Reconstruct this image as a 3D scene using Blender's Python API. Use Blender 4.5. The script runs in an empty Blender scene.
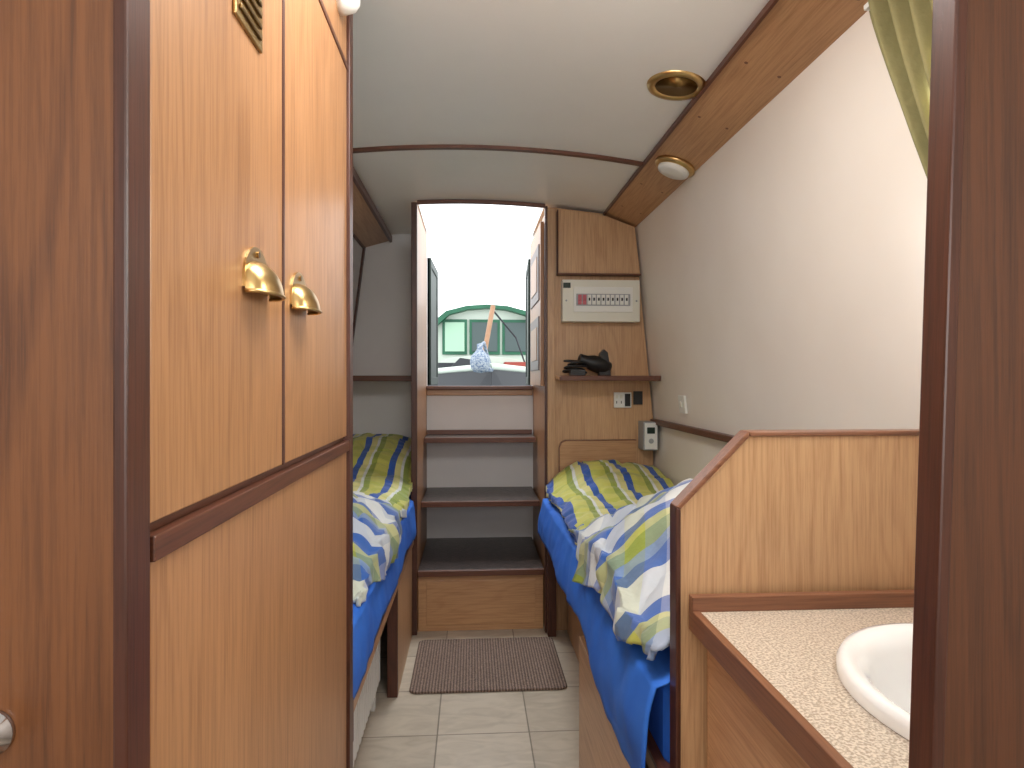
import bpy, math
from mathutils import Vector, noise
sc=bpy.context.scene
pi=math.pi
# ---------------------------------------------------------------- materials
def lin(c):
    return tuple(((v/255)/12.92 if v/255<=0.04045 else ((v/255+0.055)/1.055)**2.4) for v in c)+(1,)
def base(name,col,rough=.5,metal=0,coat=0):
    m=bpy.data.materials.new(name); m.use_nodes=True
    nt=m.node_tree; b=nt.nodes['Principled BSDF']
    b.inputs['Base Color'].default_value=lin(col); b.inputs['Roughness'].default_value=rough
    b.inputs['Metallic'].default_value=metal; b.inputs['Coat Weight'].default_value=coat
    b.inputs['Coat Roughness'].default_value=.25
    return m,nt,b
def N(nt,t,**k):
    n=nt.nodes.new(t)
    for a,v in k.items(): setattr(n,a,v)
    return n
def mixc(nt,fac,a,b,mode='MIX'):
    n=nt.nodes.new('ShaderNodeMix'); n.data_type='RGBA'; n.blend_type=mode
    for s,v in ((0,fac),(6,a),(7,b)):
        if isinstance(v,bpy.types.NodeSocket): nt.links.new(v,n.inputs[s])
        else: n.inputs[s].default_value=v
    return n.outputs[2]
def ramp(nt,src,stops,interp='LINEAR'):
    r=nt.nodes.new('ShaderNodeValToRGB'); r.color_ramp.interpolation=interp
    e=r.color_ramp.elements
    while len(e)>1: e.remove(e[-1])
    e[0].position=stops[0][0]; e[0].color=stops[0][1]
    for p,c in stops[1:]:
        q=e.new(p); q.color=c
    nt.links.new(src,r.inputs[0]); return r.outputs[0]
def noisy(name,col,col2,scale=6,rough=.5,bump=0,bscale=60,detail=3,lo=.35,hi=.65,metal=0,coat=0):
    m,nt,b=base(name,col,rough,metal,coat)
    tc=N(nt,'ShaderNodeTexCoord'); n=N(nt,'ShaderNodeTexNoise'); n.inputs['Scale'].default_value=scale; n.inputs['Detail'].default_value=detail
    nt.links.new(tc.outputs['Object'],n.inputs['Vector'])
    nt.links.new(ramp(nt,n.outputs['Fac'],[(lo,lin(col)),(hi,lin(col2))]),b.inputs['Base Color'])
    if bump:
        n2=N(nt,'ShaderNodeTexNoise'); n2.inputs['Scale'].default_value=bscale
        nt.links.new(tc.outputs['Object'],n2.inputs['Vector'])
        bp=N(nt,'ShaderNodeBump'); bp.inputs['Strength'].default_value=bump; bp.inputs['Distance'].default_value=.01
        nt.links.new(n2.outputs['Fac'],bp.inputs['Height']); nt.links.new(bp.outputs[0],b.inputs['Normal'])
    return m
def wood(name,light,dark,grain='z',rough=.42,coat=.2,amt=1.0,ring=.36):
    m,nt,b=base(name,light,rough,0,coat)
    tc=N(nt,'ShaderNodeTexCoord')
    def mp(lo,hi):
        k=N(nt,'ShaderNodeMapping'); i='xyz'.index(grain); s=[hi]*3; s[i]=lo
        k.inputs['Scale'].default_value=s; nt.links.new(tc.outputs['Object'],k.inputs['Vector']); return k.outputs[0]
    n1=N(nt,'ShaderNodeTexNoise'); n1.inputs['Scale'].default_value=1; n1.inputs['Detail'].default_value=4; n1.inputs['Roughness'].default_value=.7
    nt.links.new(mp(6,210),n1.inputs['Vector'])
    n2=N(nt,'ShaderNodeTexNoise'); n2.inputs['Scale'].default_value=1; n2.inputs['Detail'].default_value=2; n2.inputs['Distortion'].default_value=.4
    nt.links.new(mp(.55,5),n2.inputs['Vector'])
    ml=N(nt,'ShaderNodeMath',operation='MULTIPLY'); ml.inputs[1].default_value=120; nt.links.new(n2.outputs['Fac'],ml.inputs[0])
    sn=N(nt,'ShaderNodeMath',operation='SINE'); nt.links.new(ml.outputs[0],sn.inputs[0])
    c1=ramp(nt,n1.outputs['Fac'],[(.36,lin(dark)),(.56,lin(light))])
    mid=tuple(a*(1-ring)+c*ring for a,c in zip(light,dark))
    c2=ramp(nt,sn.outputs[0],[(.0,lin(light)),(.3,lin(light)),(1.0,lin(mid))])
    n3=N(nt,'ShaderNodeTexNoise'); n3.inputs['Scale'].default_value=1; nt.links.new(mp(1.2,2.5),n3.inputs['Vector'])
    col=mixc(nt,.50*amt,c2,c1)
    tone=ramp(nt,n3.outputs['Fac'],[(.3,(.84,.82,.80,1)),(.7,(1.06,1.06,1.06,1))])
    col=mixc(nt,1.0,col,tone,'MULTIPLY')
    nt.links.new(col,b.inputs['Base Color'])
    bp=N(nt,'ShaderNodeBump'); bp.inputs['Strength'].default_value=.12; bp.inputs['Distance'].default_value=.002
    nt.links.new(n1.outputs['Fac'],bp.inputs['Height']); nt.links.new(bp.outputs[0],b.inputs['Normal'])
    return m
W_door=wood('ash_veneer_door',(176,128,86),(130,86,52))
W_fore=wood('ash_veneer_fore_shaded',(128,80,44),(82,46,24),ring=.6)  # same ash veneer, dim foreground light darkened into the colour
W_foreR=wood('ash_veneer_shade',(96,56,32),(58,32,18),ring=.5)  # right foreground copy of the veneer, its deeper shade put into the colour
W_side=wood('ash_veneer_pale',(202,162,120),(162,118,80))
W_x=wood('ash_veneer_cross',(200,156,112),(162,114,76),'x',ring=.3)
W_y=wood('ash_veneer_long',(200,156,114),(158,112,74),'y')
D_z=wood('mahogany_z',(84,46,32),(46,24,16),'z',.4,.1)
D_y=wood('mahogany_y',(100,58,40),(58,32,20),'y',.4,.1)
D_x=wood('mahogany_x',(110,66,46),(64,36,24),'x',.4,.1)
D2y=wood('mahogany_light_y',(132,88,62),(86,52,34),'y',.4,.1)
D2x=wood('mahogany_light_x',(138,92,66),(90,56,38),'x',.4,.1)
M_tread=noisy('tread_rubber_wood',(52,46,44),(76,66,62),30,.3,.3,90)
M_ceil=noisy('ceiling_cream',(240,240,236),(244,244,240),3,.36,.02,20)
M_wall=noisy('wall_cream',(236,227,215),(240,232,221),3,.45,.02,15)
M_panel=noisy('panel_greywhite',(222,220,218),(228,226,224),3,.5)
M_brass,_,_=base('brass',(206,174,118),.3,1)
M_brassd,_,_=base('brass_dark',(130,104,62),.35,1)
M_white,_,_=base('white_plastic',(232,232,226),.35)
M_cream,_,_=base('cream_plastic',(224,222,208),.4)
M_black,_,_=base('black_plastic',(24,24,26),.35)
M_grey,_,_=base('grey_plastic',(160,164,166),.4)
M_red,_,_=base('red_plastic',(200,100,110),.4)
M_ceram,_,bb=base('ceramic_white',(240,240,238),.1,0,.6)
M_green=noisy('green_paint',(10,34,26),(16,44,34),8,.5)
M_rad,_,_=base('radiator_enamel',(226,226,222),.35)
M_chrome,_,_=base('chrome',(200,200,205),.12,1)
M_counter=noisy('speckled_laminate',(156,140,122),(208,194,176),260,.35,0,60,2,.4,.6)
def mk_mat():
    m,nt,b=base('ribbed_carpet',(120,100,92),.95)
    tc=N(nt,'ShaderNodeTexCoord'); w=N(nt,'ShaderNodeTexWave'); w.bands_direction='X'; w.inputs['Scale'].default_value=26; w.inputs['Distortion'].default_value=2.2; w.inputs['Detail'].default_value=3;w.inputs['Detail Scale'].default_value=6
    nt.links.new(tc.outputs['Object'],w.inputs['Vector'])
    n=N(nt,'ShaderNodeTexNoise'); n.inputs['Scale'].default_value=160; nt.links.new(tc.outputs['Object'],n.inputs['Vector'])
    c=ramp(nt,w.outputs['Fac'],[(.15,lin((100,82,72))),(.75,lin((150,128,114)))])
    c2=ramp(nt,n.outputs['Fac'],[(.3,(.6,.6,.6,1)),(.7,(1.1,1.1,1.1,1))])
    nt.links.new(mixc(nt,1.0,c,c2,'MULTIPLY'),b.inputs['Base Color'])
    bp=N(nt,'ShaderNodeBump'); bp.inputs['Strength'].default_value=.6; bp.inputs['Distance'].default_value=.004
    nt.links.new(w.outputs['Fac'],bp.inputs['Height']); nt.links.new(bp.outputs[0],b.inputs['Normal'])
    return m
M_mat=mk_mat()
def mk_tile():
    m,nt,b=base('stone_tile',(200,190,176),.3)
    tc=N(nt,'ShaderNodeTexCoord'); mp=N(nt,'ShaderNodeMapping'); mp.inputs['Location'].default_value=(.119,-2.21+.317*12,0)
    nt.links.new(tc.outputs['Object'],mp.inputs['Vector'])
    br=N(nt,'ShaderNodeTexBrick'); br.offset=0; br.squash=1
    br.inputs['Scale'].default_value=1; br.inputs['Brick Width'].default_value=.317; br.inputs['Row Height'].default_value=.317
    br.inputs['Mortar Size'].default_value=.0028; br.inputs['Mortar Smooth'].default_value=.2; br.inputs['Bias'].default_value=0
    br.inputs['Color1'].default_value=lin((194,182,164)); br.inputs['Color2'].default_value=lin((180,168,150)); br.inputs['Mortar'].default_value=lin((134,124,110))
    nt.links.new(mp.outputs[0],br.inputs['Vector'])
    n=N(nt,'ShaderNodeTexNoise'); n.inputs['Scale'].default_value=7; n.inputs['Detail'].default_value=8; n.inputs['Distortion'].default_value=1.2
    mp2=N(nt,'ShaderNodeMapping'); mp2.inputs['Scale'].default_value=(1,2.5,1); nt.links.new(tc.outputs['Object'],mp2.inputs['Vector']); nt.links.new(mp2.outputs[0],n.inputs['Vector'])
    c=ramp(nt,n.outputs['Fac'],[(.3,(.82,.81,.80,1)),(.6,(1.04,1.04,1.04,1))])
    nt.links.new(mixc(nt,1.0,br.outputs['Color'],c,'MULTIPLY'),b.inputs['Base Color'])
    bp=N(nt,'ShaderNodeBump'); bp.inputs['Strength'].default_value=.4; bp.inputs['Distance'].default_value=.002; bp.invert=True
    nt.links.new(br.outputs['Fac'],bp.inputs['Height']); nt.links.new(bp.outputs[0],b.inputs['Normal'])
    return m
M_tile=mk_tile()
YEL=lin((196,194,92)); YEL2=lin((214,208,136)); BLU=lin((34,84,172)); BLU2=lin((84,128,190)); WHT=lin((220,222,220)); GRN=lin((142,156,62)); GRY=lin((126,148,182))
def cloth(name,us,vs,blend=.5,mode='MIX',rot=0):
    m,nt,b=base(name,(200,200,100),.85)
    b.inputs['Sheen Weight'].default_value=.2
    uv=N(nt,'ShaderNodeUVMap'); rt=N(nt,'ShaderNodeVectorRotate'); rt.rotation_type='Z_AXIS'; rt.inputs['Angle'].default_value=rot
    nt.links.new(uv.outputs[0],rt.inputs['Vector'])
    sp=N(nt,'ShaderNodeSeparateXYZ'); nt.links.new(rt.outputs[0],sp.inputs[0])
    cols=[]
    for o,(st,per) in ((0,us),(1,vs)):
        d=N(nt,'ShaderNodeMath',operation='DIVIDE'); d.inputs[1].default_value=per; nt.links.new(sp.outputs[o],d.inputs[0])
        f=N(nt,'ShaderNodeMath',operation='FRACT'); nt.links.new(d.outputs[0],f.inputs[0])
        cols.append(ramp(nt,f.outputs[0],st,'CONSTANT'))
    c=mixc(nt,blend,cols[0],cols[1],mode)
    nt.links.new(c,b.inputs['Base Color'])
    tc=N(nt,'ShaderNodeTexCoord'); n=N(nt,'ShaderNodeTexNoise'); n.inputs['Scale'].default_value=14; n.inputs['Detail'].default_value=4
    nt.links.new(tc.outputs['Object'],n.inputs['Vector'])
    bp=N(nt,'ShaderNodeBump'); bp.inputs['Strength'].default_value=.4; bp.inputs['Distance'].default_value=.025
    nt.links.new(n.outputs['Fac'],bp.inputs['Height']); nt.links.new(bp.outputs[0],b.inputs['Normal'])
    return m
W1=(1,1,1,1)
M_strip=cloth('striped_cotton',
   ([(0,W1),(.45,(.88,.92,.84,1)),(.6,W1),(.8,(.84,.9,.76,1))],.22),
   ([(0,YEL),(.24,BLU),(.44,YEL2),(.62,WHT),(.70,GRN),(.86,YEL)],.155),1.0,'MULTIPLY')
M_plaid=cloth('plaid_cotton',
   ([(0,WHT),(.18,BLU),(.32,GRY),(.42,GRN),(.56,YEL),(.66,BLU),(.82,WHT)],.28),
   ([(0,WHT),(.22,GRY),(.42,GRN),(.62,BLU2),(.82,GRY)],.28),.32,'MIX',.35)
M_blue=noisy('blue_cotton',(36,100,204),(50,120,224),5,.75,.25,12)
M_curt=noisy('curtain_olive',(128,122,80),(142,134,90),8,.85,.2,80)
# ---------------------------------------------------------------- mesh builder
class Ob:
    def __init__(s,name): s.name=name; s.v=[]; s.f=[]; s.m=[]; s.uv=[]; s.sm=[]; s.mats=[]
    def mi(s,m):
        if m not in s.mats: s.mats.append(m)
        return s.mats.index(m)
    def add(s,vs,fs,mat,uvs=None,smooth=False):
        o=len(s.v); s.v+= [tuple(v) for v in vs]; k=s.mi(mat)
        for f in fs:
            s.f.append(tuple(i+o for i in f)); s.m.append(k); s.sm.append(smooth)
            s.uv.append([uvs[i] for i in f] if uvs else [(0,0)]*len(f))
    def box(s,x0,x1,y0,y1,z0,z1,mat,xf=None):
        vs=[(x,y,z) for x in(x0,x1) for y in(y0,y1) for z in(z0,z1)]
        if xf: vs=[xf(*v) for v in vs]
        s.add(vs,[(0,1,3,2),(4,6,7,5),(0,4,5,1),(2,3,7,6),(0,2,6,4),(1,5,7,3)],mat); return s
    def prism(s,pts,axis,a,b,mat,xf=None):
        n=len(pts)
        def P(p,t): return {'x':(t,p[0],p[1]),'y':(p[0],t,p[1]),'z':(p[0],p[1],t)}[axis]
        vs=[P(p,a) for p in pts]+[P(p,b) for p in pts]
        if xf: vs=[xf(*v) for v in vs]
        s.add(vs,[tuple(range(n)),tuple(range(2*n-1,n-1,-1))]+[(i,i+n,(i+1)%n+n,(i+1)%n) for i in range(n)],mat); return s
    def lathe(s,prof,c,axis,mat,n=40,sx=1,sy=1,smooth=True):
        c=Vector(c); vs=[];fs=[]
        ax=Vector(axis).normalized(); t=Vector((1,0,0)) if abs(ax.x)<.9 else Vector((0,1,0))
        e1=(t-ax*t.dot(ax)).normalized(); e2=ax.cross(e1)
        for r,h in prof:
            for i in range(n):
                a=2*pi*i/n; vs.append(c+e1*r*math.cos(a)*sx+e2*r*math.sin(a)*sy+ax*h)
        for j in range(len(prof)-1):
            for i in range(n):
                fs.append((j*n+i,j*n+(i+1)%n,(j+1)*n+(i+1)%n,(j+1)*n+i))
        if prof[0][0]>1e-5: fs.append(tuple(range(n-1,-1,-1)))
        if prof[-1][0]>1e-5: fs.append(tuple((len(prof)-1)*n+i for i in range(n)))
        s.add(vs,fs,mat,None,smooth); return s
    def cyl(s,c,r,h,axis,mat,n=24): return s.lathe([(r,0),(r,h)],c,axis,mat,n,smooth=False)
    def surf(s,fn,nu,nv,mat,smooth=True):
        vs=[];uv=[];fs=[]
        for i in range(nu+1):
            for j in range(nv+1):
                p,q=fn(i/nu,j/nv); vs.append(p); uv.append(q)
        for i in range(nu):
            for j in range(nv):
                a=i*(nv+1)+j; fs.append((a,a+nv+1,a+nv+2,a+1))
        s.add(vs,fs,mat,uv,smooth); return s
    def tube(s,path,r,mat,n=8):
        path=[Vector(p) for p in path]; vs=[];fs=[]
        for k,p in enumerate(path):
            d=(path[min(k+1,len(path)-1)]-path[max(k-1,0)]).normalized()
            t=Vector((0,0,1)) if abs(d.z)<.9 else Vector((1,0,0))
            e1=d.cross(t).normalized(); e2=d.cross(e1)
            for i in range(n):
                a=2*pi*i/n; vs.append(p+e1*r*math.cos(a)+e2*r*math.sin(a))
        for k in range(len(path)-1):
            for i in range(n): fs.append((k*n+i,k*n+(i+1)%n,(k+1)*n+(i+1)%n,(k+1)*n+i))
        fs+= [tuple(range(n)),tuple((len(path)-1)*n+i for i in range(n))]
        s.add(vs,fs,mat,None,True); return s
    def done(s,bevel=0,parent=None,solid=0,sub=0):
        me=bpy.data.meshes.new(s.name); me.from_pydata(s.v,[],s.f)
        for m in s.mats: me.materials.append(m)
        me.polygons.foreach_set('material_index',s.m); me.polygons.foreach_set('use_smooth',s.sm)
        ul=me.uv_layers.new(name='UVMap'); k=0
        for u in s.uv:
            for q in u: ul.data[k].uv=q; k+=1
        me.update()
        import bmesh
        bm=bmesh.new(); bm.from_mesh(me); bmesh.ops.recalc_face_normals(bm,faces=bm.faces); bm.to_mesh(me); bm.free()
        o=bpy.data.objects.new(s.name,me); sc.collection.objects.link(o)
        if parent: o.parent=parent
        if solid:
            q=o.modifiers.new('solid','SOLIDIFY'); q.thickness=solid; q.offset=-1
        if sub:
            q=o.modifiers.new('sub','SUBSURF'); q.levels=sub; q.render_levels=sub
        if bevel:
            q=o.modifiers.new('bevel','BEVEL'); q.width=bevel; q.segments=2; q.limit_method='ANGLE'; q.angle_limit=.7
        return o
def empty(name):
    e=bpy.data.objects.new(name,None); sc.collection.objects.link(e); return e
zc=lambda x:2.09-.12*x*x
xr=lambda z:.80+(1.975-z)*.1047 if z>1.02 else .90
xl=lambda z:-.62-(2.03-z)*.126 if z>1.0 else -.75
YB=-1.6
# ---------------------------------------------------------------- shell
Ob('floor').box(-.85,1.0,YB,3.80,-.05,0,M_tile).done()
o=Ob('wall_right'); o.prism([(.79,2.08),(.80,1.975),(.90,1.02),(.90,0),(.95,0),(.95,1.02),(.86,2.08)],'y',YB,3.80,M_wall); o.done()
o=Ob('wall_left'); o.prism([(-.612,2.08),(-.62,2.03),(-.75,1.0),(-.75,0),(-.80,0),(-.80,1.0),(-.67,2.08)],'y',YB,3.80,M_panel); o.done()
def arc(x0,x1,n=24,dz=0): return [(x0+(x1-x0)*i/n,zc(x0+(x1-x0)*i/n)+dz) for i in range(n+1)]
o=Ob('ceiling')
for a,b,y0,y1 in ((-.66,.84,YB,3.10),(-.66,-.262,3.10,3.80),(.355,.84,3.10,3.80)):
    p=arc(a,b); o.prism(p+[(x,z+.03) for x,z in reversed(p)],'y',y0,y1,M_ceil)
o.done()
Ob('wall_rear').box(-.80,.95,YB-.05,YB,0,2.15,M_wall).done()
o=Ob('wall_back'); o.box(-.80,-.262,3.75,3.80,0,2.07,M_panel).box(-.262,.355,3.75,3.79,0,1.165,M_panel).box(.355,.95,3.75,3.80,0,2.05,M_panel)
o.done()
Ob('trim_sill').box(-.262,.355,3.70,3.83,1.165,1.185,D_x).box(-.262,.355,3.735,3.748,1.13,1.165,W_x).done(.003)
o=Ob('wall_bulkhead_right'); o.prism([(.40,0),(.89,0),(.89,1.02),(xr(1.975)-.004,1.975),(.64,2.035),(.40,2.06)],'y',3.10,3.13,W_side); o.done()
o=Ob('trim_ceiling_seam'); p=arc(-.60,.645,30,-.012); o.prism(p+[(x,z+.013) for x,z in reversed(p)],'y',2.37,2.392,D_x); o.done()
def beam(name,pts,y0,y1,e0,e1):
    o=Ob(name); o.prism(pts,'y',y0,y1,W_y); o.prism(e0,'y',y0,y1,D_y)
    if e1:o.prism(e1,'y',y0,y1,D_y)
    return o
o=beam('trim_beam_right',[(.645,2.028),(.80,1.968),(.83,2.0),(.66,2.045)],-.2,3.10,[(.640,2.024),(.646,2.020),(.652,2.042),(.642,2.045)],None)
nrm=Vector((-.06,0,-.155)).normalized()
for k in range(7):
    y=.9+k*.33
    for t in (.25,.8):
        c=Vector((.645,y,2.028)).lerp(Vector((.80,y,1.968)),t)
        o.cyl(c+nrm*-.001,.005,.002,nrm,D2y,12)
o.done(.002)
beam('trim_beam_left',[(-.475,2.028),(-.62,1.985),(-.63,2.05),(-.47,2.058)],1.45,3.75,[(-.462,2.02),(-.476,2.016),(-.478,2.05),(-.462,2.055)],[(-.615,1.975),(-.628,1.975),(-.628,1.99),(-.615,1.99)]).done(.002)
o=Ob('trim_gunwale_right'); o.box(.872,.9,1.17,3.09,1.005,1.03,D_y); o.done(.003)
o=Ob('trim_wall_left'); o.prism([(xl(1.99)+.012,1.99),(xl(1.25)+.012,1.25),(xl(1.25),1.25),(xl(1.99),1.99)],'y',3.72,3.749,D_z); o.done()
# ------------------------------------------------------------- stair enclosure
o=Ob('trim_post_left'); o.box(-.284,-.262,3.105,3.745,0,2.06,W_door).box(-.290,-.262,3.08,3.105,0,2.07,D_z); o.done(.002)
o=Ob('trim_post_right'); o.box(.358,.398,3.105,3.745,0,2.04,W_door).box(.364,.402,3.080,3.105,0,2.055,W_side).box(.352,.364,3.07,3.10,0,2.06,D_z); o.done(.002)
o=Ob('trim_hatch_header'); p=arc(-.262,.355,12,-.020); o.prism(p+[(x,z+.018) for x,z in reversed(p)],'y',3.08,3.10,D_x); o.done(.002)
o=Ob('boarding_steps')
X0,X1=-.260,.350
def tread(y0,z):
    o.box(X0,X1,y0,3.745,z-.022,z-.004,M_tread); o.box(X0,X1,y0-.012,y0+.006,z-.028,z,D_x)
    o.box(X0,X1,y0+.006,3.745,z-.004,z,M_tread)
tread(3.11,.30); tread(3.31,.595); tread(3.51,.905)
o.box(X0,X1,3.125,3.14,0,.275,W_x)
o.box(X0+.04,X1-.04,3.120,3.126,.03,.245,W_x)
o.box(X0,X1,3.72,3.745,.905,.93,D_x)
o.done(.002)
o=Ob('door_1')
o.box(.336,.354,3.13,3.68,1.19,2.0,W_door)
for z0,z1 in ((1.27,1.54),(1.62,1.90)):
    o.box(.331,.337,3.18,3.62,z0,z1,D_z); o.box(.328,.332,3.25,3.55,z0+.05,z1-.05,W_door)
o.done(.002)
for nm,x0,x1 in (('door_2',-.262,-.246),('door_3',.356,.382)):
    o=Ob(nm)
    def xf(x,y,z,x0=x0,x1=x1): return (x0+(x1-x0)*(y-3.84)/.5+x,y,z)
    o.box(-.012,.012,3.84,4.34,1.19,1.95,M_green,xf)
    o.box(-.018,.018,3.84,3.88,1.19,1.95,M_green,xf); o.box(-.018,.018,4.30,4.34,1.19,1.95,M_green,xf); o.box(-.018,.018,3.88,4.30,1.9,1.95,M_green,xf); o.box(-.018,.018,3.88,4.30,1.19,1.24,M_green,xf)
    o.done(.003)
Ob('stern_deck').box(-.8,.95,3.84,5.2,1.10,1.16,M_green).box(-.8,.95,3.84,3.9,-.3,1.10,M_green).box(-.8,.95,5.1,5.2,-.3,1.10,M_green).done(.005)
# ------------------------------------------------------------- doorway bulkhead (foreground)
o=Ob('wall_doorway_left')
o.box(-.70,-.273,.515,.54,0,2.06,W_fore)
o.box(-.275,-.264,.508,.545,0,2.06,D_z); o.done(.002)
o=Ob('door_knob'); o.lathe([(.018,0),(.018,.004),(.007,.008),(.006,.018),(.013,.023),(.017,.031),(.013,.039),(.0,.042)],(-.368,.515,.950),(0,-1,0),M_chrome,28); o.done()
o=Ob('wall_doorway_right')
lean=lambda x,y,z:(x+.020*(z-1.22)/.6 if x<.5 else x,y,z)
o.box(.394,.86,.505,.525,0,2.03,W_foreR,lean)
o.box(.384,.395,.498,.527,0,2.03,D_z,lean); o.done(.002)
# ------------------------------------------------------------- wardrobe
XW=-.272
o=Ob('wardrobe')
o.box(-.70,XW-.014,.55,1.42,0,2.05,W_door)
o.box(XW-.014,XW-.004,.55,1.42,0,2.05,D_y)
def slab(y0,y1,z0,z1,m=W_door): o.box(XW-.004,XW+.004,y0,y1,z0,z1,m)
slab(.552,.924,1.10,1.885); slab(.932,1.39,1.10,1.885)
slab(.552,1.39,.05,1.068)
slab(.552,1.39,1.90,2.05)
o.box(XW-.004,XW+.009,.55,1.40,1.068,1.090,D_y)
o.box(XW-.004,XW+.006,.924,.932,1.10,1.885,D_z)
o.box(XW-.004,XW+.006,.55,1.40,1.885,1.897,D_y)
o.box(-.70,XW+.010,1.395,1.432,0,2.055,D_z)
o.box(XW+.004,XW+.008,.735,.828,1.632,1.73,M_brass)
for k in range(6): o.box(XW+.008,XW+.011,.745,.818,1.643+k*.014,1.649+k*.014,M_brassd)
wob=o.done(.0015)
for (y,z) in ((.812,1.336),(1.008,1.338)):
    h=Ob('cup_handle'); x=XW+.004; a,b,dd=.045,.034,.028
    pl=[(y+ (a+.002)*math.cos(t),z+.002+(b+.012)*math.sin(t)) for t in [pi*i/20 for i in range(21)]]
    pl=[(y+a+.002,z-.006)]+pl+[(y-a-.002,z-.006)]
    h.prism(pl,'x',x,x+.003,M_brass)
    def fn(u,v): 
        A=pi*u;V=pi/2*v
        return (x+.003+dd*math.sin(A)**.7*math.sin(V),y+a*math.cos(A),z+b*math.sin(A)**.7*math.cos(V)-.004-.006*v),(0,0)
    h.surf(fn,28,12,M_brass)
    h.tube([(x+.003+dd*math.sin(pi*i/24)**.7,y+a*math.cos(pi*i/24),z-.011) for i in range(25)],.0025,M_brass)
    h.cyl((x+.002,y,z+b+.005),.004,.003,(1,0,0),M_brassd,12)
    h.done(parent=wob)
h=Ob('wall_lamp'); h.lathe([(.035,0),(.035,.012),(.03,.03),(.018,.04),(0,.042)],(XW+.004,1.31,1.995),(1,0,0),M_white,28); h.done()
# ------------------------------------------------------------- downlights
o=Ob('recessed_downlight'); c=(.575,1.77,zc(.575)+.001)
o.lathe([(.055,.012),(.058,-.006),(.066,-.010),(.080,-.008),(.083,-.001),(.083,.001)],c,(.13,0,1),M_brass,48)
o.lathe([(.0,-.001),(.030,-.0015),(.055,-.004),(.058,-.006)],c,(.13,0,1),M_brassd,48)
o.done()
o=Ob('dome_downlight'); c=Vector((.732,2.27,1.992)); ax=nrm
o.lathe([(.074,-.002),(.074,.006),(.068,.012),(.056,.015)],c,ax,M_brass,48)
o.lathe([(.058,.012),(.056,.024),(.040,.031),(.0,.034)],c,ax,M_white,48); o.done()
# ------------------------------------------------------------- right bulkhead fittings
o=Ob('overhead_locker')
tp=[(.415,1.735),(xr(1.735)-.01,1.735),(xr(1.97)-.012,1.962),(.64,2.015),(.415,2.045)]
o.prism(tp,'y',3.06,3.098,W_side); o.box(.410,xr(1.735)-.008,3.052,3.098,1.727,1.735,D_x); o.box(.410,.415,3.055,3.098,1.727,2.04,D_z); o.done(.002)
o=Ob('consumer_unit')
o.box(.432,.806,3.035,3.098,1.50,1.70,M_cream)
o.box(.485,.770,3.029,3.036,1.545,1.665,M_white)
o.box(.497,.758,3.026,3.030,1.575,1.632,M_grey)
for k in range(11):
    x=.505+k*.0225
    o.box(x,x+.017,3.022,3.027,1.580,1.627,M_white if k>1 else M_red); o.box(x+.005,x+.012,3.014,3.023,1.598,1.612,M_black if k>1 else M_red)
for x in (.45,.79): o.cyl((x,3.036,1.60),.005,.003,(0,-1,0),M_grey,12)
o.box(.435,.47,3.031,3.036,1.66,1.685,M_green)
o.done(.004)
o=Ob('shelf_right'); o.box(.402,xr(1.24)-.005,2.93,3.098,1.222,1.240,W_x); o.box(.402,xr(1.24)-.003,2.915,2.93,1.216,1.240,D_x); o.done(.003)
o=Ob('shelf_left'); o.box(xl(1.23)+.006,-.292,3.50,3.748,1.222,1.238,W_x); o.box(xl(1.23)+.004,-.292,3.485,3.50,1.214,1.244,D_x); o.done(.003)
o=Ob('hair_dryer')
o.lathe([(.0,-.075),(.028,-.073),(.036,-.05),(.040,-.02),(.038,.02),(.026,.05),(.024,.085),(.020,.086),(.0,.080)],(.585,3.005,1.296),(-.9,-.15,.28),M_black,24)
o.prism([(.60,1.241),(.655,1.241),(.650,1.29),(.640,1.35),(.622,1.365),(.604,1.345)],'y',2.985,3.03,M_black)
pts=[]
for i in range(110):
    t=i/109*7*pi; r=.045+.012*math.sin(t*.7); pts.append((.490+r*1.1*math.cos(t),3.00+.03*math.sin(t),1.251+.016*(i/30)+.003+.003*math.sin(t*1.9)))
o.tube(pts+[(.56,3.0,1.30),(.58,3.0,1.29)],.005,M_black); o.box(.46,.53,2.965,3.02,1.241,1.268,M_black); o.done(.003)
o=Ob('wall_socket'); o.box(.693,.778,3.086,3.099,1.085,1.160,M_white)
o.box(.745,.772,3.080,3.087,1.092,1.153,M_black); o.box(.700,.712,3.082,3.087,1.13,1.148,M_cream); o.box(.722,.734,3.082,3.087,1.13,1.148,M_cream)
for x in (.705,.728): o.box(x-.002,x+.002,3.084,3.0865,1.105,1.118,M_black)
o.box(.79,.835,3.090,3.099,1.10,1.165,M_black)
o.done(.002)
o=Ob('heating_controller'); o.box(.815,.885,3.00,3.099,.885,1.02,M_grey); o.box(.820,.880,2.994,3.001,.89,1.015,M_white); o.box(.830,.868,2.990,2.995,.965,.995,M_green); o.cyl((.85,2.995,.93),.012,.006,(0,-1,0),M_grey,20); o.done(.003)
sh=lambda x,y,z:(xr(z)+x,y,z)
o=Ob('light_switch'); o.box(-.012,-.001,2.60,2.675,1.08,1.155,M_white,sh); o.box(-.017,-.012,2.63,2.645,1.105,1.13,M_cream,sh); o.done(.002)
o=Ob('headboard_rail'); pts=[(.425,.60),(.425,.895),(.435,.915),(.455,.925),(.80,.925),(.80,.60)]
o.prism(pts,'y',3.080,3.098,W_x); pi_=[(.425,.60),(.425,.895),(.435,.915),(.455,.925),(.80,.925),(.80,.929),(.453,.929),(.432,.919),(.421,.897),(.421,.60)]
o.prism(pi_,'y',3.076,3.098,D2x); o.done()
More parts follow.
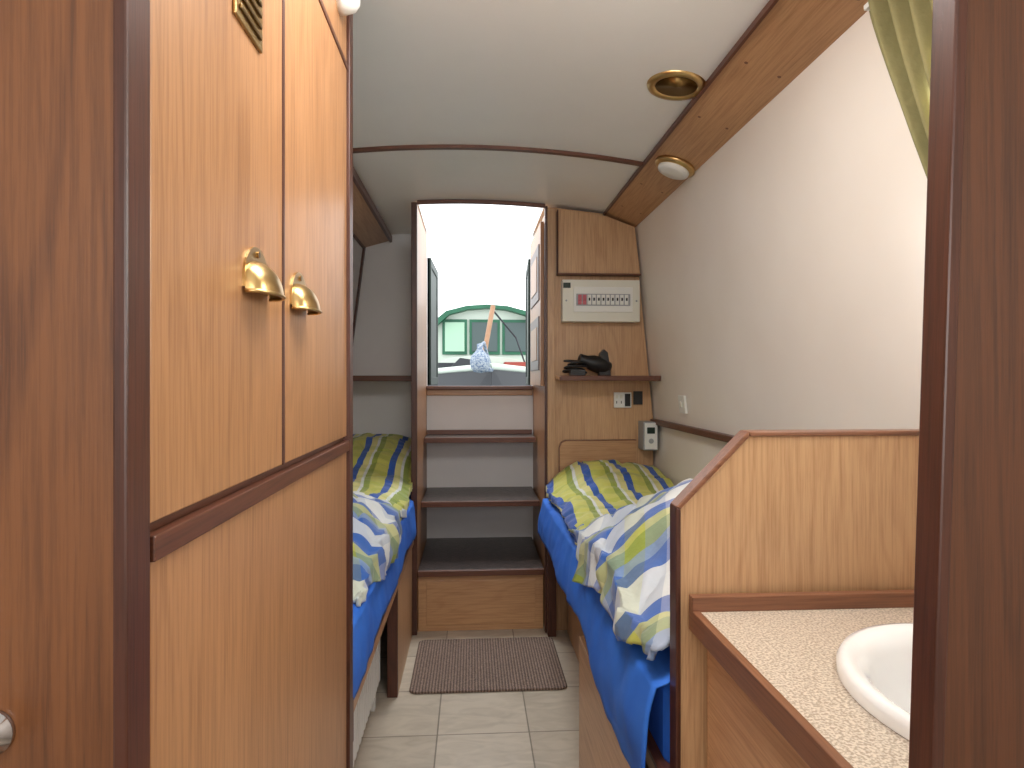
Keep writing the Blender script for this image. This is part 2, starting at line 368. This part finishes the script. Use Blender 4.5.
# ------------------------------------------------------------- bunks
def sm(a,b,t):
    t=max(0,min(1,(t-a)/(b-a))); return t*t*(3-2*t)
def cloth_surf(ob,mat,side,y0,y1,xw,xe,ztop,drop,nu,nv,out=0,seed=0,wr=.012,crease=0):
    W=abs(xw-xe); sg=1 if xw>xe else -1
    def fn(u,v):
        y=y0+(y1-y0)*u
        dl=drop(y); L=W+dl; s=v*L
        xm=xw-sg*min(s,W); zt=ztop(xm,y,s/W)
        ze=ztop(xe,y,1)
        if s<=W:
            p=Vector((xm,y,zt))
            e=W-s
            if e<.06: p.z-= (1-e/.06)**2*.022
        else:
            t=s-W
            p=Vector((xe-sg*(.008+out*math.sin(min(1,t/.2)*pi*.6)),y,ze-.022-t))
        f=noise.noise(Vector((p.x*7+seed,y*5,p.z*5)))*wr+noise.noise(Vector((p.x*22,y*17+seed,p.z*14)))*wr*.3
        if crease:
            q=noise.noise(Vector((p.x*6+y*4+seed,y*7-p.x*5,seed*.7)))
            f+=crease*(1-min(1,abs(q)*5))**2*-1+crease*.4
        if s<=W: p.z+=f
        else: p.x-=sg*abs(f)*1.1
        if v<.01: p.z-=.03
        return p,(y+noise.noise(Vector((p.x*3,y*3,seed)))*.03,s+noise.noise(Vector((p.x*3,y*3,seed+9)))*.03)
    ob.surf(fn,nu,nv,mat)
bk=empty('bunk_bed')
o=Ob('frame'); o.box(.352,.376,1.17,3.068,.445,.482,W_y); o.box(.348,.380,1.17,3.068,.482,.494,D_y)
o.box(.376,.89,1.17,3.07,.445,.47,W_y)
o.box(.330,.350,1.17,1.96,0,.43,W_y); o.box(.350,.89,1.94,1.96,0,.445,W_side); o.box(.46,.48,1.96,3.07,0,.445,W_side); o.box(.36,.40,3.02,3.07,0,.445,D_z)
o.done(.002,bk)
o=Ob('mattress'); o.box(.365,.885,1.175,3.065,.47,.655,M_blue); o.done(.03,bk)
o=Ob('sheet')
cloth_surf(o,M_blue,1,1.175,3.06,.885,.356,lambda x,y,t:.675,lambda y:.160+.065*(1-sm(1.4,1.9,y))+.008*math.sin(y*9),80,60,.028,3,.014); o.done(0,bk,.004)
o=Ob('duvet')
cloth_surf(o,M_strip,1,2.05,3.065,.884,.366,
  lambda x,y,t:.71+.03*sm(2.5,3.0,y)*math.sin(pi*min(1,max(0,(1-t)*1.0+.12)))+.07*sm(2.5,3.0,y)*sm(0,.35,1-t)+.02,lambda y:.025+.015*math.sin(y*7),100,80,.006,1,.022,.012); o.done(0,bk,.012)
o=Ob('duvet_fold')
def zf(x,y,t):
    e=1-t
    return .72+.225*math.exp(-((y-1.66+.1*e)/.38)**2)*(.36+.64*sm(0,.45,e))+.020*math.sin(y*14+x*11)*sm(1.2,1.5,y)*(.4+e*.6)+.02*sm(.0,.5,e)
cloth_surf(o,M_plaid,1,1.19,2.18,.882,.352,zf,lambda y:.02+.10*sm(1.22,1.5,y)*(1-sm(1.85,2.15,y)) +.012*math.sin(y*11),130,110,.012,5,.036,.022); o.done(0,bk,.012)
bl=empty('bunk_bed.001')
o=Ob('frame_left'); o.box(-.300,-.276,1.44,3.076,.440,.482,W_y); o.box(-.304,-.272,1.44,3.076,.482,.496,D_y)
o.box(-.74,-.300,1.44,3.74,.445,.47,W_y); o.box(-.31,-.285,2.50,3.076,0,.44,W_side); o.box(-.325,-.285,2.48,2.50,0,.44,D_z)
o.box(-.42,-.40,1.44,2.48,0,.445,W_side); o.box(-.31,-.268,1.437,1.475,.40,.50,D_z)
o.done(.002,bl)
o=Ob('mattress_left'); o.box(-.74,-.295,1.445,3.735,.47,.655,M_blue); o.done(.03,bl)
o=Ob('sheet_left'); cloth_surf(o,M_blue,-1,1.445,3.07,-.742,-.287,lambda x,y,t:.672,lambda y:.15+.015*math.sin(y*9),80,60,.010,8,.012); o.done(0,bl,.004)
o=Ob('duvet_left'); cloth_surf(o,M_strip,-1,2.35,3.735,-.742,-.300,lambda x,y,t:.73+.13*sm(2.9,3.5,y)+.03*math.sin(pi*t)+.03*(1-t),lambda y:.04+.015*math.sin(y*6),100,80,.006,11,.022,.012); o.done(0,bl,.012)
o=Ob('duvet_fold_left')
def zg(x,y,t):
    e=1-t
    return .705+.18*math.exp(-((y-2.15)/.36)**2)*(.4+.6*sm(0,.5,e))+.02*math.sin(y*12+x*9)*(.4+e*.6)
cloth_surf(o,M_plaid,-1,1.62,2.6,-.741,-.292,zg,lambda y:.03+.10*sm(1.7,2.0,y)*(1-sm(2.2,2.5,y)),120,100,.012,14,.035,.02); o.done(0,bl,.012)
o=Ob('radiator')
for k in range(24):
    y=1.47+k*.041; o.prism([(-.352,y),(-.345,y+.006),(-.345,y+.028),(-.352,y+.034)],'z',.09,.41,M_rad)
o.box(-.375,-.352,1.465,2.45,.085,.415,M_rad); o.box(-.372,-.356,1.5,1.53,0,.09,M_rad); o.box(-.372,-.356,2.38,2.41,0,.09,M_rad); o.box(-.398,-.375,1.6,1.64,.2,.3,M_rad); o.done(.002)
# ------------------------------------------------------------- mat
o=Ob('door_mat'); x0,x1,y0,y1,r=-.245,.378,2.50,3.0,.03; pts=[]
for cx,cy,a0 in ((x1-r,y1-r,0),(x0+r,y1-r,90),(x0+r,y0+r,180),(x1-r,y0+r,270)):
    for k in range(7):
        a=math.radians(a0+15*k); pts.append((cx+r*math.cos(a),cy+r*math.sin(a)))
o.prism(pts,'z',.0005,.011,M_mat); o.done(.003)
# ------------------------------------------------------------- partition + vanity
o=Ob('wall_partition_right')
out=[(.365,0),(.365,.992),(.498,1.127),(.895,1.127)]; inn=[(.374,0),(.374,.988),(.501,1.118),(.895,1.118)]
o.prism([(.370,0),(.370,.99),(.50,1.12),(xr(1.12)-.002,1.12),(.899,1.0),(.899,0)],'y',1.13,1.16,W_side)
for i in range(3): o.prism([out[i],out[i+1],inn[i+1],inn[i]],'y',1.126,1.164,(D_z if i==0 else D2x))
o.done(.002)
v=empty('vanity_unit')
o=Ob('cabinet'); o.box(.418,.436,.56,1.118,0,.775,W_y); o.box(.436,.895,.56,.58,0,.775,W_y); o.box(.410,.420,.60,1.09,.42,.755,W_y);o.box(.410,.420,.60,1.09,.05,.40,W_y); o.done(.003,v)
bc=(.685,.755); rx,ry=.200,.230
YN=.53
o=Ob('countertop')
def corner(a):
    dx,dy=math.cos(a),math.sin(a); t=1e9
    for lim,comp,c in ((.897,dx,bc[0]),(.400,dx,bc[0]),(1.120,dy,bc[1]),(YN,dy,bc[1])):
        if abs(comp)>1e-9:
            k=(lim-c)/comp
            if k>0: t=min(t,k)
    return (bc[0]+dx*t,bc[1]+dy*t)
rxc,ryc=.185,.205
angs=sorted([2*pi*i/96 for i in range(96)]+[math.atan2(y-bc[1],x-bc[0])%(2*pi) for x in(.4,.897) for y in(YN,1.12)])
n=len(angs); vs=[];fs=[]
for z in (.785,.812):
    for a in angs:
        cx,cy=corner(a); vs.append((cx,cy,z))
    for a in angs: vs.append((bc[0]+rxc*math.cos(a),bc[1]+ryc*math.sin(a),z))
for i in range(n):
    j=(i+1)%n
    fs+=[(i,j,n+j,n+i),(2*n+i,3*n+i,3*n+j,2*n+j),(i,2*n+i,2*n+j,j),(n+i,n+j,3*n+j,3*n+i)]
o.add(vs,fs,M_counter)
o.box(.386,.400,YN,1.12,.776,.814,D2y)
o.box(.386,.895,1.100,1.120,.812,.838,D2x)
o.done(.0015,v)
o=Ob('wash_basin')
prof=[(1.0,.0),(1.0,.012),(.975,.020),(.93,.022),(.86,.014),(.80,-.005),(.74,-.05),(.62,-.10),(.42,-.13),(.15,-.14),(0,-.14)]
vs=[];fs=[];n=64
for r,h in prof:
    for i in range(n):
        a=2*pi*i/n; rr=max(r,.001); vs.append((bc[0]+rr*rx*math.cos(a),bc[1]+rr*ry*math.sin(a),.813+h))
for j in range(len(prof)-1):
    for i in range(n): fs.append((j*n+i,j*n+(i+1)%n,(j+1)*n+(i+1)%n,(j+1)*n+i))
o.add(vs,fs,M_ceram,None,True)
o.done(0,v)
o=Ob('basin_drain'); o.cyl((bc[0],bc[1],.675),.022,.004,(0,0,1),M_chrome); o.done(0,v)
o=Ob('basin_tap'); o.cyl((.862,.755,.828),.014,.07,(0,0,1),M_chrome); o.tube([(.862,.755,.89),(.84,.755,.915),(.80,.755,.92),(.77,.755,.90)],.009,M_chrome); o.done(0,v)
# window + curtain on right wall
o=Ob('window_1')
for a in ((.58,.62,1.30,1.84),(1.04,1.08,1.30,1.84),(.62,1.04,1.30,1.34),(.62,1.04,1.80,1.84)): o.box(-.010,-.001,a[0],a[1],a[2],a[3],W_y,sh)
o.box(-.006,-.001,.62,1.04,1.34,1.80,M_white,sh); o.done(.002)
o=Ob('curtain')
def cf(u,vv):
    z=1.938-.42*vv
    yl=1.20-.135*vv**1.15
    y=yl-(.30-.15*vv)*u
    fold=.017*math.sin(u*38)*(1-.3*vv)+.004*math.sin(u*77+1)
    return (xr(z)-.036+fold,y,z),(u,vv)
o.surf(cf,140,30,M_curt); o.done(0,None,.002)
Ob('curtain_track').box(-.036,-.026,.58,1.21,1.944,1.954,M_white,sh).box(-.03,-.002,.6,.63,1.944,1.952,M_white,sh).box(-.03,-.002,1.16,1.19,1.944,1.952,M_white,sh).done(.001)
# ------------------------------------------------------------- outside
wat=noisy('canal_water',(120,130,130),(140,150,150),2,.15,.2,5)
Ob('water').box(-30,30,3.82,60,-.35,-.30,wat).done()
MG=noisy('boat_green',(28,90,64),(38,104,76),4,.5); MC,_,_=base('boat_cream',(206,216,204),.5); MD,_,_=base('boat_dark',(44,46,52),.5); MG2,_,_=base('boat_glass',(74,88,88),.5); MR,_,_=base('boat_red',(150,60,50),.6)
MP,_,_=base('boat_pale',(164,200,174),.5)
mb=empty('moored_narrowboat')
o=Ob('hull_and_cabin')
cx=.20
o.prism([(cx-1.0,-.3),(cx+1.0,-.3),(cx+1.05,1.30),(cx-1.05,1.30)],'y',8.2,16,MD)
o.prism([(-.80+cx,1.28),(-.66+cx,2.00),(-.5+cx,2.11),(-.25+cx,2.17),(0+cx,2.19),(.25+cx,2.17),(.5+cx,2.11),(.66+cx,2.00),(.80+cx,1.28)],'y',8.6,15,MC)
up=[(-.72,1.98),(-.54,2.13),(-.27,2.20),(0,2.22),(.27,2.20),(.54,2.13),(.72,1.98)]
o.prism([(cx+a,b) for a,b in up]+[(cx+a*.93,b-.05) for a,b in reversed(up)],'y',8.45,15,MG)
for a,b,m in ((-.56,-.30,MP),(-.20,.14,MG2),(.24,.54,MG2)):
    o.box(cx+a-.035,cx+b+.035,8.57,8.6,1.56,2.03,MG); o.box(cx+a,cx+b,8.555,8.575,1.60,1.99,m)
for sx in (-1,1): o.prism([(cx+sx*.78,1.28),(cx+sx*.85,1.28),(cx+sx*.71,2.02),(cx+sx*.64,2.00)],'y',8.53,15,MG)
vs=[(cx-1,8.2,-.3),(cx+1,8.2,-.3),(cx,6.7,-.3),(cx-1,8.2,1.30),(cx+1,8.2,1.30),(cx,6.5,1.36)]
o.add(vs,[(0,1,4,3),(0,3,5,2),(1,2,5,4),(0,2,1)],MD); o.add([vs[3],vs[4],vs[5]],[(0,1,2)],MC)
o.tube([vs[3],vs[5],vs[4]],.035,MC)
o.prism([(cx-.85,1.30),(cx+.75,1.30),(cx+.62,1.42),(cx+.3,1.50),(cx-.1,1.54),(cx-.5,1.50),(cx-.7,1.40)],'y',8.2,8.5,MC)
o.box(cx+.2,cx+.5,7.8,8.15,1.28,1.44,MR); o.box(cx-.62,cx-.35,7.8,8.1,1.28,1.43,MD); o.box(cx-.25,cx+.1,7.9,8.15,1.28,1.38,MG2)
o.prism([(cx-.5,1.32),(cx-.1,1.32),(cx-.2,1.46),(cx-.34,1.48)],'y',7.5,7.7,MD)
o.tube([(cx-.10,7.3,1.3),(cx+.05,7.6,2.1)],.03,noisy('pole_wood',(150,110,80),(170,130,100)))
o.tube([(cx+.5,7.9,1.3),(cx+.35,8.0,1.75),(cx+.05,7.62,2.05)],.012,MD)
o.done(.004,mb)
M_rope=noisy('rope',(90,112,146),(186,194,200),60,.9,.8,90)
o=Ob('rope_fender')
o.lathe([(0,-.11),(.06,-.10),(.09,-.06),(.10,0),(.09,.06),(.05,.10),(.03,.13),(.03,.18),(0,.19)],(.08,6.42,1.40),(0,0,1),M_rope,24)
o.tube([(.08,6.42,1.56),(.12,6.5,1.60),(.2,6.70,1.34)],.018,M_rope); o.tube([(cx,6.52,1.33),(.10,6.42,1.33)],.03,M_rope); o.done(0,mb)
Ob('canal_bank').box(-30,30,40,42,-.3,1.6,noisy('bank_haze',(190,204,180),(210,218,200),1,.9)).done()
# ------------------------------------------------------------- light
w=bpy.data.worlds.new('World'); sc.world=w; w.use_nodes=True
bg=w.node_tree.nodes['Background']; bg.inputs[0].default_value=(.95,.98,1,1); bg.inputs[1].default_value=2.5
def area(name,loc,rot,sx,sy,e,col=(1,1,1)):
    l=bpy.data.lights.new(name,'AREA'); l.shape='RECTANGLE'; l.size=sx; l.size_y=sy; l.energy=e; l.color=col
    o=bpy.data.objects.new(name,l); o.location=loc; o.rotation_euler=[math.radians(a) for a in rot]; sc.collection.objects.link(o); return o
area('fill_rear',(.0,-.9,1.4),(100,0,-4),.9,.7,15,(1,.98,.96))  # added fill light behind the camera, no actual galley fitting
area('fill_overhead',(.1,.95,2.03),(14,0,0),.5,.5,14,(1,.98,.96))  # added fill under the ceiling out of view, no skylight is built
area('lamp_window',(.80,.84,1.58),(0,90+6,180),.4,.42,10,(.92,.97,1))
area('fill_hatch',(.05,3.9,3.0),(-34,0,0),1.2,1.0,60,(.92,.96,1))  # added fill outside, strengthens the sky light entering through the hatch
# ------------------------------------------------------------- camera
cam=bpy.data.cameras.new('camera'); co=bpy.data.objects.new('camera',cam); sc.collection.objects.link(co)
cam.lens=22.5; cam.sensor_width=36; cam.clip_start=.01; cam.shift_y=-4/1024
co.location=(0,0,1.22); co.rotation_euler=(pi/2,0,-math.radians(3.58)); sc.camera=co
sc.view_settings.view_transform='Standard'
